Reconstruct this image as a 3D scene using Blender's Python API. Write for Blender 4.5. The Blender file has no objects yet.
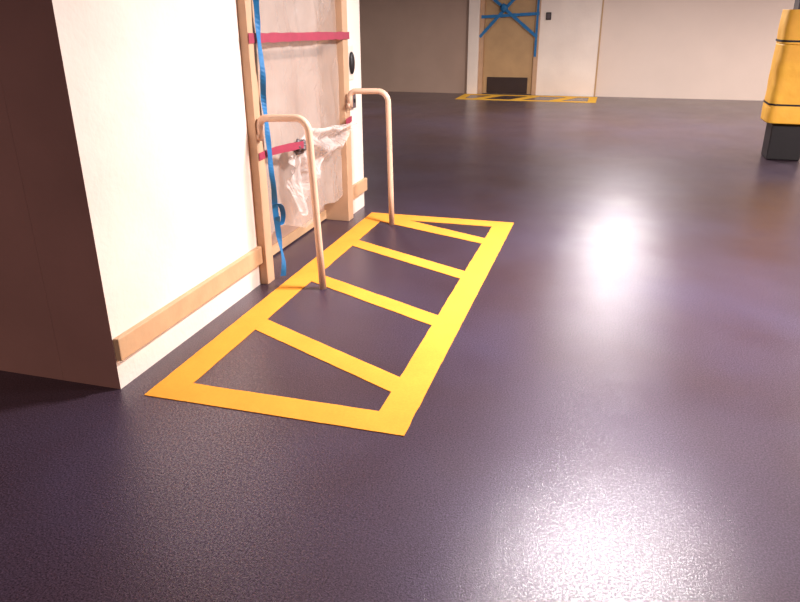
import bpy, bmesh, math, random
from mathutils import Vector, Matrix, noise
random.seed(4)
sc=bpy.context.scene
try:
    sc.view_settings.view_transform='Standard'; sc.view_settings.look='None'
except Exception: pass
COL=sc.collection

def s2l(c):
    return tuple((x/255/12.92 if x/255<=.04045 else ((x/255+.055)/1.055)**2.4) for x in c)+(1,)
def mat(name,rgb,rough=.6,var=.12,scale=6,bump=0,bscale=60,coat=0,coatr=.2,metal=0,spec=.5,fine=0,fscale=160,dist=.01,rgb2=None):
    m=bpy.data.materials.new(name); m.use_nodes=True; nt=m.node_tree; N=nt.nodes; L=nt.links
    b=N['Principled BSDF']; b.inputs['Roughness'].default_value=rough; b.inputs['Metallic'].default_value=metal
    b.inputs['Specular IOR Level'].default_value=spec
    b.inputs['Coat Weight'].default_value=coat; b.inputs['Coat Roughness'].default_value=coatr
    geo=N.new('ShaderNodeNewGeometry')
    no=N.new('ShaderNodeTexNoise'); no.inputs['Scale'].default_value=scale; no.inputs['Detail'].default_value=6
    L.new(geo.outputs['Position'],no.inputs['Vector'])
    rp=N.new('ShaderNodeValToRGB'); c=s2l(rgb); c2=s2l(rgb2 or rgb)
    rp.color_ramp.elements[0].position=.3; rp.color_ramp.elements[1].position=.7
    rp.color_ramp.elements[0].color=tuple(x*(1-var) for x in c[:3])+(1,)
    rp.color_ramp.elements[1].color=tuple(min(1,x*(1+var)) for x in c2[:3])+(1,)
    L.new(no.outputs['Fac'],rp.inputs['Fac']); out=rp.outputs['Color']
    if fine:
        n2=N.new('ShaderNodeTexNoise'); n2.inputs['Scale'].default_value=fscale; n2.inputs['Detail'].default_value=2
        L.new(geo.outputs['Position'],n2.inputs['Vector'])
        mr=N.new('ShaderNodeMapRange'); mr.inputs['From Min'].default_value=.3; mr.inputs['From Max'].default_value=.7
        mr.inputs['To Min'].default_value=1-fine; mr.inputs['To Max'].default_value=1+fine
        L.new(n2.outputs['Fac'],mr.inputs['Value'])
        mx=N.new('ShaderNodeMix'); mx.data_type='RGBA'; mx.blend_type='MULTIPLY'; mx.inputs['Factor'].default_value=1
        L.new(out,mx.inputs['A']); L.new(mr.outputs['Result'],mx.inputs['B']); out=mx.outputs['Result']
    L.new(out,b.inputs['Base Color'])
    if bump:
        n3=N.new('ShaderNodeTexNoise'); n3.inputs['Scale'].default_value=bscale; n3.inputs['Detail'].default_value=3
        L.new(geo.outputs['Position'],n3.inputs['Vector'])
        bp=N.new('ShaderNodeBump'); bp.inputs['Strength'].default_value=bump; bp.inputs['Distance'].default_value=dist
        L.new(n3.outputs['Fac'],bp.inputs['Height']); L.new(bp.outputs['Normal'],b.inputs['Normal'])
        if coat: L.new(bp.outputs['Normal'],b.inputs['Coat Normal'])
    return m

M_white=mat('white_paint',(249,232,220),.6,.08,1.6,.25,25)
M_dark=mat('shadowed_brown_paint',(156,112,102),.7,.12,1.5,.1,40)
M_grey=mat('shaded_greige_wall',(178,150,134),.6,.08,1.2,.1,30)  # shade on the left far wall, put into a greyer colour
M_pink=mat('pale_beige_paint',(232,212,198),.6,.04,1.2,.1,30)
M_ceil=mat('ceiling_paint',(120,105,105),.8,.08,1.5)
M_floor=mat('dark_epoxy_floor',(68,48,54),.38,.2,.8,.36,230,.3,.12,0,.36,.7,150,.003,rgb2=(62,52,70))
nt=M_floor.node_tree; b=nt.nodes['Principled BSDF']
b.inputs['Specular Tint'].default_value=s2l((240,220,246))
g=nt.nodes.new('ShaderNodeNewGeometry')
def nz(scale,lo,hi,detail=4,fm=.3,fM=.7):
    n=nt.nodes.new('ShaderNodeTexNoise'); n.inputs['Scale'].default_value=scale; n.inputs['Detail'].default_value=detail
    nt.links.new(g.outputs['Position'],n.inputs['Vector'])
    q=nt.nodes.new('ShaderNodeMapRange'); q.inputs['From Min'].default_value=fm; q.inputs['From Max'].default_value=fM
    q.inputs['To Min'].default_value=lo; q.inputs['To Max'].default_value=hi
    nt.links.new(n.outputs['Fac'],q.inputs['Value']); return q.outputs['Result']
nt.links.new(nz(2.0,.36,.46,6),b.inputs['Roughness'])
nt.links.new(nz(2.6,.12,.16),b.inputs['Coat Roughness'])
nt.links.new(nz(110,.0,1.0,3,.40,.60),b.inputs['Coat Weight'])

M_yel=mat('yellow_line_paint',(238,160,62),.8,.06,5,.15,150,0,.35,0,.08,.05,120,.003)
M_yel2=mat('bright_yellow_line_paint',(255,196,78),.8,.06,5,.15,150,0,.35,0,.08,.05,120,.003)
M_wood=mat('tan_wood_board',(206,168,130),.5,.08,9,.1,50)
M_frame=mat('tan_frame_paint',(200,162,130),.5,.07,7)
M_door=mat('pinkish_tan_door_paint',(178,148,132),.5,.06,4)
M_door2=mat('ochre_door_paint',(190,154,112),.5,.08,4)
M_kick=mat('dark_kick_plate',(60,46,44),.4,.1,6)
M_rail=mat('beige_rail_paint',(224,188,162),.4,.05,8,0,60,.2,.25)
M_pinkt=mat('crimson_tape',(154,50,74),.55,.1,12)
M_blue=mat('blue_tape',(34,116,176),.5,.12,14)
M_guard=mat('yellow_guard_vinyl',(255,184,64),.6,.12,5,.6,6,dist=.03)
M_black=mat('black_rubber',(24,20,24),.5,.15,10)
M_col=mat('dark_column_paint',(52,42,52),.5,.12,5)
M_gry=mat('grey_plastic',(90,78,82),.4,.12,20)
M_pl=mat('plate_plastic',(226,214,204),.4,.04,10)

def film(name,rgb,alpha,da=.1,sc_=2.2,dist=.4,bump=.6,bs=7):
    m=bpy.data.materials.new(name); m.use_nodes=True; nt=m.node_tree; N=nt.nodes; L=nt.links
    b=N['Principled BSDF']; b.inputs['Base Color'].default_value=s2l(rgb); b.inputs['Roughness'].default_value=.25
    no=N.new('ShaderNodeTexNoise'); no.inputs['Scale'].default_value=sc_; no.inputs['Detail'].default_value=3; no.inputs['Distortion'].default_value=dist
    geo=N.new('ShaderNodeNewGeometry'); L.new(geo.outputs['Position'],no.inputs['Vector'])
    mr=N.new('ShaderNodeMapRange'); mr.inputs['From Min'].default_value=.3; mr.inputs['From Max'].default_value=.7
    mr.inputs['To Min'].default_value=alpha-da; mr.inputs['To Max'].default_value=alpha+da
    L.new(no.outputs['Fac'],mr.inputs['Value']); L.new(mr.outputs['Result'],b.inputs['Alpha'])
    n3=N.new('ShaderNodeTexNoise'); n3.inputs['Scale'].default_value=bs; n3.inputs['Detail'].default_value=3; n3.inputs['Distortion'].default_value=1.5
    L.new(geo.outputs['Position'],n3.inputs['Vector'])
    bp=N.new('ShaderNodeBump'); bp.inputs['Strength'].default_value=bump; bp.inputs['Distance'].default_value=.03
    L.new(n3.outputs['Fac'],bp.inputs['Height']); L.new(bp.outputs['Normal'],b.inputs['Normal'])
    return m
M_film=film('clear_plastic_film',(206,194,186),.42,.12,1.8,.4,.5,4)
M_film2=film('bunched_plastic_film',(226,214,210),.46,.2,6,1.0,.8,12)

def link(o,parent=None):
    COL.objects.link(o)
    if parent: o.parent=parent
    return o
def newobj(name,bm,m,loc=(0,0,0),parent=None,smooth=False,mats=None):
    me=bpy.data.meshes.new(name); bmesh.ops.recalc_face_normals(bm,faces=bm.faces); bm.to_mesh(me); bm.free()
    for x in (mats or [m]): me.materials.append(x)
    if smooth:
        for p in me.polygons: p.use_smooth=True
    o=bpy.data.objects.new(name,me); o.location=loc
    return link(o,parent)
def tag(o,label,cat,group=None):
    o['label']=label; o['category']=cat
    if group: o['group']=group
    return o
def struct(o): o['kind']='structure'; return o
def bmbox(bm,lo,hi):
    r=bmesh.ops.create_cube(bm,size=1)
    for v in r['verts']:
        v.co=Vector([(lo[i]+hi[i])/2+v.co[i]*(hi[i]-lo[i]) for i in range(3)])
    return r['verts']
def box(name,lo,hi,m,bevel=0,parent=None,seg=2):
    c=((lo[0]+hi[0])/2,(lo[1]+hi[1])/2,lo[2])
    if parent is not None: c=(0,0,0)
    bm=bmesh.new(); bmbox(bm,[lo[i]-c[i] for i in range(3)],[hi[i]-c[i] for i in range(3)])
    if bevel: bmesh.ops.bevel(bm,geom=bm.edges[:],offset=bevel,segments=seg,affect='EDGES',profile=.5)
    return newobj(name,bm,m,c,parent)
def tube(name,pts,r,m,loc=(0,0,0),parent=None,n=16):
    bm=bmesh.new(); rings=[]; pts=[Vector(p) for p in pts]; ref=None
    for i,p in enumerate(pts):
        t=(pts[min(i+1,len(pts)-1)]-pts[max(i-1,0)]).normalized()
        if ref is None: ref=t.orthogonal().normalized()
        ref=(ref-t*ref.dot(t)).normalized(); b=t.cross(ref)
        rings.append([bm.verts.new(p+(ref*math.cos(2*math.pi*k/n)+b*math.sin(2*math.pi*k/n))*r) for k in range(n)])
    for a,b in zip(rings,rings[1:]):
        for k in range(n): bm.faces.new((a[k],a[(k+1)%n],b[(k+1)%n],b[k]))
    bm.faces.new(rings[0]); bm.faces.new(rings[-1])
    return newobj(name,bm,m,loc,parent,True)
def poly(name,polys,h,m,loc,parent=None):
    bm=bmesh.new()
    for P in polys:
        Q=[]
        for i in range(len(P)):
            a=Vector(P[i]+(0,)); b=Vector(P[(i+1)%len(P)]+(0,)); n=max(1,int((b-a).length/.03))
            for k in range(n):
                c=a.lerp(b,k/n)
                c+=Vector((noise.noise(c*9),noise.noise(c*9+Vector((5,5,5))),0))*.0025+Vector((noise.noise(c*40),noise.noise(c*40+Vector((5,5,5))),0))*.0018
                Q.append((c.x,c.y))
        a=[bm.verts.new((x,y,0)) for x,y in Q]; b=[bm.verts.new((x,y,h)) for x,y in Q]
        bm.faces.new(a); bm.faces.new(b)
        for i in range(len(Q)): bm.faces.new((a[i],a[(i+1)%len(Q)],b[(i+1)%len(Q)],b[i]))
    return newobj(name,bm,m,loc,parent)
def ribbon(name,pts,wdir,w,m,loc,th=.0015,parent=None,jit=0,sub=14,twist=0):
    bm=bmesh.new(); P=[Vector(p) for p in pts]; C=[]
    n=len(P)
    for i in range(n-1):
        p0=P[max(i-1,0)];p1=P[i];p2=P[i+1];p3=P[min(i+2,n-1)]
        for k in range(sub):
            t=k/sub
            C.append(.5*((2*p1)+(p2-p0)*t+(2*p0-5*p1+4*p2-p3)*t*t+(3*p1-p0-3*p2+p3)*t**3))
    C.append(P[-1]); wd0=Vector(wdir).normalized(); rows=[]
    for i,c in enumerate(C):
        j=Vector((noise.noise(c*5+Vector((3,1,7))),noise.noise(c*6+Vector((9,4,2))),0))*jit
        ww=w*(1+.2*noise.noise(c*9))
        wd=wd0
        if twist: wd=Matrix.Rotation(twist*noise.noise(Vector((0,2.3,c.z*4.5))),3,'Z')@wd0
        rows.append((bm.verts.new(c+j-wd*ww/2),bm.verts.new(c+j+wd*ww/2)))
    for a,b in zip(rows,rows[1:]): bm.faces.new((a[0],a[1],b[1],b[0]))
    o=newobj(name,bm,m,loc,parent)
    s=o.modifiers.new('thickness','SOLIDIFY'); s.thickness=th; s.offset=0
    return o

# ------------------------------------------------------------ room shell
XW=-.137; YF=12.906; H=2.65
fl=struct(box('floor',(-8,-6,-.1),(9,YF+.2,0),M_floor))
struct(box('ceiling',(-8,-6,H),(9,YF+.2,H+.1),M_ceil))
def wallblock(name,lo,hi):
    c=((lo[0]+hi[0])/2,(lo[1]+hi[1])/2,lo[2]); bm=bmesh.new(); bmbox(bm,[lo[i]-c[i] for i in range(3)],[hi[i]-c[i] for i in range(3)])
    bmesh.ops.recalc_face_normals(bm,faces=bm.faces)
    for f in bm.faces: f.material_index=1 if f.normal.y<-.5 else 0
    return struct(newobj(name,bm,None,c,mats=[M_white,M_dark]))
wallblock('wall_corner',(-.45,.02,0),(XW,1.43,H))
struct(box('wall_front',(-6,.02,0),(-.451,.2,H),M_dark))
struct(box('wall_end',(-.45,3.02,0),(XW,3.46,H),M_white))
struct(box('wall_header',(-.45,1.43,2.12),(XW,3.02,H),M_white))
d1=struct(box('door_1',(-.36,1.46,.012),(-.31,2.99,2.1),M_door,.003))
box('bottom_rail',(.026,-.74,.0),(.04,.74,.07),M_wood,.002,parent=d1)
struct(box('trim_1',(-.45,1.432,0),(-.085,1.53,2.12),M_frame,.004))
struct(box('trim_2',(-.36,2.95,0),(-.095,3.06,2.12),M_frame,.004))
struct(box('trim_3',(-.36,1.53,2.05),(-.095,2.95,2.2),M_frame,.004))
struct(box('baseboard_side',(XW,.022,.145),(XW+.03,1.43,.255),M_wood,.005))
struct(box('baseboard_end',(XW,3.062,.145),(XW+.03,3.47,.255),M_wood,.005))
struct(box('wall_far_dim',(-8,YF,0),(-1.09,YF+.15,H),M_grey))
struct(box('wall_far_pilaster',(-1.09,YF-.09,0),(-.87,YF+.15,H),M_white,.006))
struct(box('wall_far_panel',(.34,YF-.02,0),(1.5,YF+.15,H),M_white))
struct(box('wall_far',(1.53,YF,0),(9,YF+.15,H),M_pink))
struct(box('wall_far_header',(-.869,YF,2.12),(.339,YF+.15,H),M_white))
struct(box('trim_4',(1.5,YF-.03,0),(1.53,YF+.1,H),M_door2))
struct(box('wall_right',(9,-6,0),(9.15,YF+.2,H),M_pink))
d2=struct(box('door_2',(-.78,YF+.02,.01),(.25,YF+.07,2.08),M_door2,.004))
box('kick_plate',(-.42,-.04,.01),(.42,-.025,.33),M_kick,.003,parent=d2)
struct(box('trim_5',(-.869,YF-.035,0),(-.78,YF+.1,2.12),M_frame,.004))
struct(box('trim_6',(.25,YF-.035,0),(.339,YF+.1,2.12),M_frame,.004))
struct(box('trim_7',(-.869,YF-.035,2.085),(.339,YF+.1,2.17),M_frame,.004))

# ------------------------------------------------------------ floor markings
def marking(loc,W,L,t,stripes,label,mt,h=.003):
    root=bpy.data.objects.new('hatched_floor_marking',None); root.location=loc; root.empty_display_size=.2; link(root)
    tag(root,label,'floor marking')
    poly('border_line',[[(0,0),(W,0),(W-t,t),(t,t)],[(W,0),(W,L),(W-t,L-t),(W-t,t)],[(W,L),(0,L),(t,L-t),(W-t,L-t)],[(0,L),(0,0),(t,t),(t,L-t)]],h,mt,(0,0,0),root)
    for s in stripes: poly('hatch_stripe',[s],h*.9,mt,(0,0,0),root)
    return root
W,L,t=1.225,3.257,.155
e=.012
st=[]
for k in range(3):
    a=.79+.775*k; b=.325+.765*k
    st.append([(t-e,a),(W-t+e,b),(W-t+e,b+.143),(t-e,a+.143)])
st.append([(t-e,3.02),(W-t+e,2.63),(W-t+e,2.765),(t+.2,L-t+e),(t-e,L-t+e)])
marking((0,0,.0005),W,L,t,st,'yellow painted hatched box on the floor before the taped doorway',M_yel)
st=[]
for k in range(3):
    x=.30+.75*k; st.append([(x,.14),(x+.22,.14),(x+.52,.81),(x+.30,.81)])
marking((-1.12,11.80,.0005),2.7,1.0,.16,st,'small distant yellow hatched box on the floor before the ochre door',M_yel2)

# ------------------------------------------------------------ guard rails
def railpts(zt=1.045,dx=-.31,dn=.12,R=.08):
    P=[(0,0,0),(0,0,.3),(0,0,.7),(0,0,zt-R)]
    for i in range(1,9):
        a=math.pi/2*i/8; P.append((-R+R*math.cos(a),0,zt-R+R*math.sin(a)))
    r=.05
    P.append((dx+r,0,zt))
    for i in range(1,7):
        a=math.pi/2*i/6; P.append((dx+r-r*math.sin(a),0,zt-r+r*math.cos(a)))
    P.append((dx,0,zt-dn))
    return P
rails=[]
for i,(x,y,lean,lab) in enumerate([(.278,1.462,2.4,'beige painted bent pipe guard rail beside the tape-wrapped plastic'),(.273,2.955,1.1,'beige painted bent pipe guard rail beside the far door jamb')]):
    if i==0:
        r=tube('guard_rail',railpts(),.0215,M_rail,(x,y,0))
        f=tube('wall_bracket',[(-.305,0,.94),(-.33,0,.94)],.026,M_rail,(0,0,0),r)
        fs=[f]
    else:
        r=rails[0].copy(); r.location=(x,y,0); COL.objects.link(r)
        for f in fs:
            g=f.copy(); g.parent=r; COL.objects.link(g)
    r.rotation_euler=(0,-math.radians(lean),0)
    tag(r,lab,'guard rail','pipe guard rails at the doorway'); rails.append(r)

# ------------------------------------------------------------ plastic sheet
def sheet(name,fn,nu,nv,m,label,cat='plastic sheet',loc=(0,0,0)):
    bm=bmesh.new(); g=[[bm.verts.new(Vector(fn(u/nu,v/nv))-Vector(loc)) for v in range(nv+1)] for u in range(nu+1)]
    for i in range(nu):
        for j in range(nv): bm.faces.new((g[i][j],g[i+1][j],g[i+1][j+1],g[i][j+1]))
    o=newobj(name,bm,m,loc,smooth=True)
    return tag(o,label,cat)
def f1(u,v):
    y=1.535+u*1.41; z=.22+.12*noise.noise(Vector((u*3,0,0)))*(1-v)+v*1.83
    x=-.14+.03*noise.noise(Vector((u*5,v*1.2,1)))+.012*noise.noise(Vector((u*16+v*5,v*3,5)))
    return (x,y,z)
sheet('plastic_sheet',f1,80,70,M_film,'wrinkled translucent plastic sheet taped over the doorway',loc=(-.13,2.2,.2))
def lerpk(u,K):
    for (a,p),(b,q) in zip(K,K[1:]):
        if u<=b:
            s=(u-a)/(b-a); s=s*s*(3-2*s); return p+(q-p)*s
    return K[-1][1]
def f2(u,v):
    y0=1.80+u*1.13
    zt=lerpk(u,[(0,.75),(.11,.81),(.3,.88),(.55,.85),(1,.81)])
    zb=lerpk(u,[(0,.54),(.07,.34),(.18,.37),(.40,.56),(.7,.66),(1,.76)])
    z=zt+(zb-zt)*v+.006*math.sin(u*50)*v
    ang=math.atan2(v+.05,(u-.1)*2.2)
    y=y0+(.1-u)*.3*(1-v)*(1-u)
    x=-.045+(.006+.035*min(1,v+abs(u-.1)))*math.sin(ang*13)+.03*noise.noise(Vector((u*6,v*2.5,2)))+.010*noise.noise(Vector((u*22,v*10,7)))
    return (x,y,z)
flap=sheet('plastic_flap',f2,160,60,M_film2,'loose crumpled plastic flap gathered at a grey knot','plastic sheet',loc=(-.05,2.3,.3))
bm=bmesh.new(); bmesh.ops.create_icosphere(bm,subdivisions=4,radius=1)
for v in bm.verts:
    d=1+.4*noise.noise(v.co*2.2)+.15*noise.noise(v.co*6)
    v.co=Vector((v.co.x*.045,v.co.y*.07,v.co.z*.045))*d
newobj('gathered_knot',bm,M_gry,(.02,1.92-2.3,.79-.3),flap,True)

# tapes
tag(ribbon('pink_tape',[(0,-.82,.02),(.004,0,.005),(0,.80,-.012)],(0,0,1),.052,M_pinkt,(-.08,2.25,1.45)),'crimson tape stretched across the upper doorway','tape')
tag(ribbon('pink_tape',[(0,-.2,0),(.01,0,.004),(.09,.25,.004)],(0,0,1),.046,M_pinkt,(-.08,1.64,.808)),'short crimson tape from the jamb to the bunched plastic','tape')
tag(ribbon('pink_tape',[(0,-.05,-.006),(.0,.08,.004)],(0,0,1),.046,M_pinkt,(-.08,2.97,.815)),'short crimson tape end holding plastic on the far jamb','tape')
bt=tag(ribbon('blue_tape',[(0,-.02,2.0),(.0,-.01,1.66),(.0,-.012,1.3),(.0,.0,1.0),(0,.015,.72),(.005,.03,.5),(.01,.02,.38),(.015,.04,.22),(.02,.045,.12),(.02,.03,.02)],(.75,.6,0),.034,M_blue,(-.058,1.525,0),jit=.010,twist=2.0),'blue tape strip hanging against the door jamb with a knot','tape')
ribbon('tape_knot',[(.01,.02,.50),(.03,.06,.48),(.03,.085,.42),(.02,.07,.36),(.01,.03,.36),(.02,.02,.42)],(.9,.3,.2),.030,M_blue,(0,0,0),jit=.01,parent=bt)
yb=YF-.0365
def ft(a,b,lab,w=.058,jit=.0):
    c=((a[0]+b[0])/2,yb,(a[1]+b[1])/2)
    d=Vector((b[0]-a[0],0,b[1]-a[1])); n=Vector((-d.z,0,d.x))
    return tag(ribbon('blue_tape',[(a[0]-c[0],0,a[1]-c[2]),(0,.0,0),(b[0]-c[0],0,b[1]-c[2])],n,w,M_blue,c,jit=jit),lab,'tape','blue tape strips across the ochre door')
ft((-.84,1.50),(.32,1.56),'blue tape strip running level across the ochre door')
yb-=.003
ft((-.86,1.12),(-.05,1.98),'blue tape strip slanting over the ochre door')
yb-=.003
xt=ft((-.75,1.95),(.30,1.12),'knotted blue tape strip slanting down across the ochre door')
bm=bmesh.new(); bmesh.ops.create_icosphere(bm,subdivisions=3,radius=1)
for v in bm.verts:
    d=1+.4*noise.noise(v.co*2.5); v.co=Vector((v.co.x*.07,v.co.y*.02,v.co.z*.075))*d
newobj('tape_knot',bm,M_blue,(-.16,-.02,.13),xt,True)
yb-=.003
ft((.29,2.05),(.28,.75),'blue tape strip down the ochre door jamb',.045)

# card reader on wall end
cr=tag(box('card_reader',(XW,3.13,1.10),(XW+.012,3.25,1.36),M_pl,.004),'pale wall plate with a black oval reader','card reader')
bm=bmesh.new(); bmesh.ops.create_uvsphere(bm,u_segments=20,v_segments=12,radius=1)
for v in bm.verts: v.co=Vector((v.co.x*.022,v.co.y*.038,v.co.z*.085))
newobj('reader_body',bm,M_black,(.018,-.01,.13),cr,True)
ws=tag(box('wall_switch',(XW,3.16,.88),(XW+.03,3.24,1.0),M_gry,.006),'small grey switch box on the white wall end','switch')
box('switch_button',(.015,-.015,.045),(.022,.015,.075),M_black,.002,parent=ws)
ws=tag(box('keypad',(.45,YF-.05,1.44),(.55,YF-.02,1.58),M_black,.006),'small black keypad on the white panel by the far door','keypad')
box('keypad_face',(-.035,-.02,.02),(.035,-.015,.12),M_gry,.001,parent=ws)

# ------------------------------------------------------------ column and guards
colm=box('column',(3.70,6.69,0),(3.96,6.95,H),M_col,.01); tag(colm,'dark painted square column with a black foot','column')
box('column_foot',(-.175,-.175,0),(.175,.175,.40),M_black,.015,parent=colm)
def guard(z0,z1,wb,wt,lab,straps,rz,ry):
    h=z1-z0
    bm=bmesh.new(); rings=[]
    def ring(wd,z,bm,wob=0):
        r=wd*.2; out=[]
        for cx,cy,a0 in ((1,1,0),(-1,1,90),(-1,-1,180),(1,-1,270)):
            for k in range(7):
                a=math.radians(a0+k*15); x=cx*(wd/2-r)+r*math.cos(a); y=cy*(wd/2-r)+r*math.sin(a)
                s=1+wob*noise.noise(Vector((x*6,y*6,(z+z0)*5)))
                out.append(bm.verts.new((x*s,y*s,z)))
        return out
    def wid(t,z):
        wd=wb+(wt-wb)*t
        for s in straps: wd-=.006*math.exp(-((z-s)/.03)**2)
        return wd
    N=60
    for i in range(N+1):
        t=i/N; rings.append(ring(wid(t,t*h),t*h,bm,.035))
    for a,b in zip(rings,rings[1:]):
        for k in range(len(a)): bm.faces.new((a[k],a[(k+1)%len(a)],b[(k+1)%len(a)],b[k]))
    bm.faces.new(rings[0]); bm.faces.new(rings[-1])
    g=newobj('column_guard',bm,M_guard,(3.82,6.81,z0),smooth=True); tag(g,lab,'column guard','yellow guards wrapped round the column')
    g.rotation_euler=(0,math.radians(ry),math.radians(rz))
    for s in straps:
        bm=bmesh.new(); wd=wid(s/h,s)+.016
        rr=[ring(wd,s-.010,bm),ring(wd,s+.010,bm)]
        for k in range(len(rr[0])): bm.faces.new((rr[0][k],rr[0][(k+1)%28],rr[1][(k+1)%28],rr[1][k]))
        newobj('strap',bm,M_black,(0,0,0),g,True)
    return g
guard(.42,1.25,.49,.475,'large yellow padded guard strapped round the dark column',[.20],0,.6)
guard(1.254,1.60,.465,.455,'shorter yellow padded guard strapped high on the dark column',[.03],0,.8)

# ------------------------------------------------------------ lights
def area(name,loc,sx,sy,p,col):
    l=bpy.data.lights.new(name,'AREA'); l.shape='RECTANGLE'; l.size=sx; l.size_y=sy; l.energy=p; l.color=col
    o=bpy.data.objects.new(name,l); o.location=loc; COL.objects.link(o); return o
area('lamp_far',(2.12,8.8,H-.04),.45,.6,225,(1,.93,.91))
area('lamp_near',(2.18,1.95,H-.04),.35,.5,290,(1,.93,.91))
area('fill_side',(6.3,2.2,H-.04),.5,1.2,500,(1,.88,.82))  # added out-of-view fill to brighten the white side wall
area('fill_side_far',(6.5,9.0,H-.04),.5,1.2,280,(1,.9,.86))  # second added side fill, not a known fixture
area('fill_behind',(-2,-4.5,H-.04),.5,1.2,140,(1,.78,.70))  # added fill behind the camera, lifts the dark front wall
area('fill_left_far',(-3,8.5,H-.04),.5,1.2,110,(1,.9,.82))  # added unseen fill to lighten the grey far wall at left
w=bpy.data.worlds.new('world'); sc.world=w; w.use_nodes=True
w.node_tree.nodes['Background'].inputs['Color'].default_value=(.75,.58,.64,1)
w.node_tree.nodes['Background'].inputs['Strength'].default_value=.15

# ------------------------------------------------------------ camera
f,a,pt,r=705.72,.2876,.3885,-.0064
fw=Vector((-math.sin(a)*math.cos(pt),math.cos(a)*math.cos(pt),-math.sin(pt)))
rt=Vector((math.cos(a),math.sin(a),0)); up=rt.cross(fw)
c_,s_=math.cos(r),math.sin(r); R_=c_*rt+s_*up; U_=-s_*rt+c_*up
cd=bpy.data.cameras.new('camera'); cd.sensor_width=36; cd.sensor_fit='HORIZONTAL'; cd.lens=f/800*36; cd.clip_start=.05
co=bpy.data.objects.new('camera',cd); COL.objects.link(co)
m=Matrix((R_,U_,-fw)).transposed().to_4x4(); m.translation=Vector((1.9089,-2.355,1.6)); co.matrix_world=m
sc.camera=co
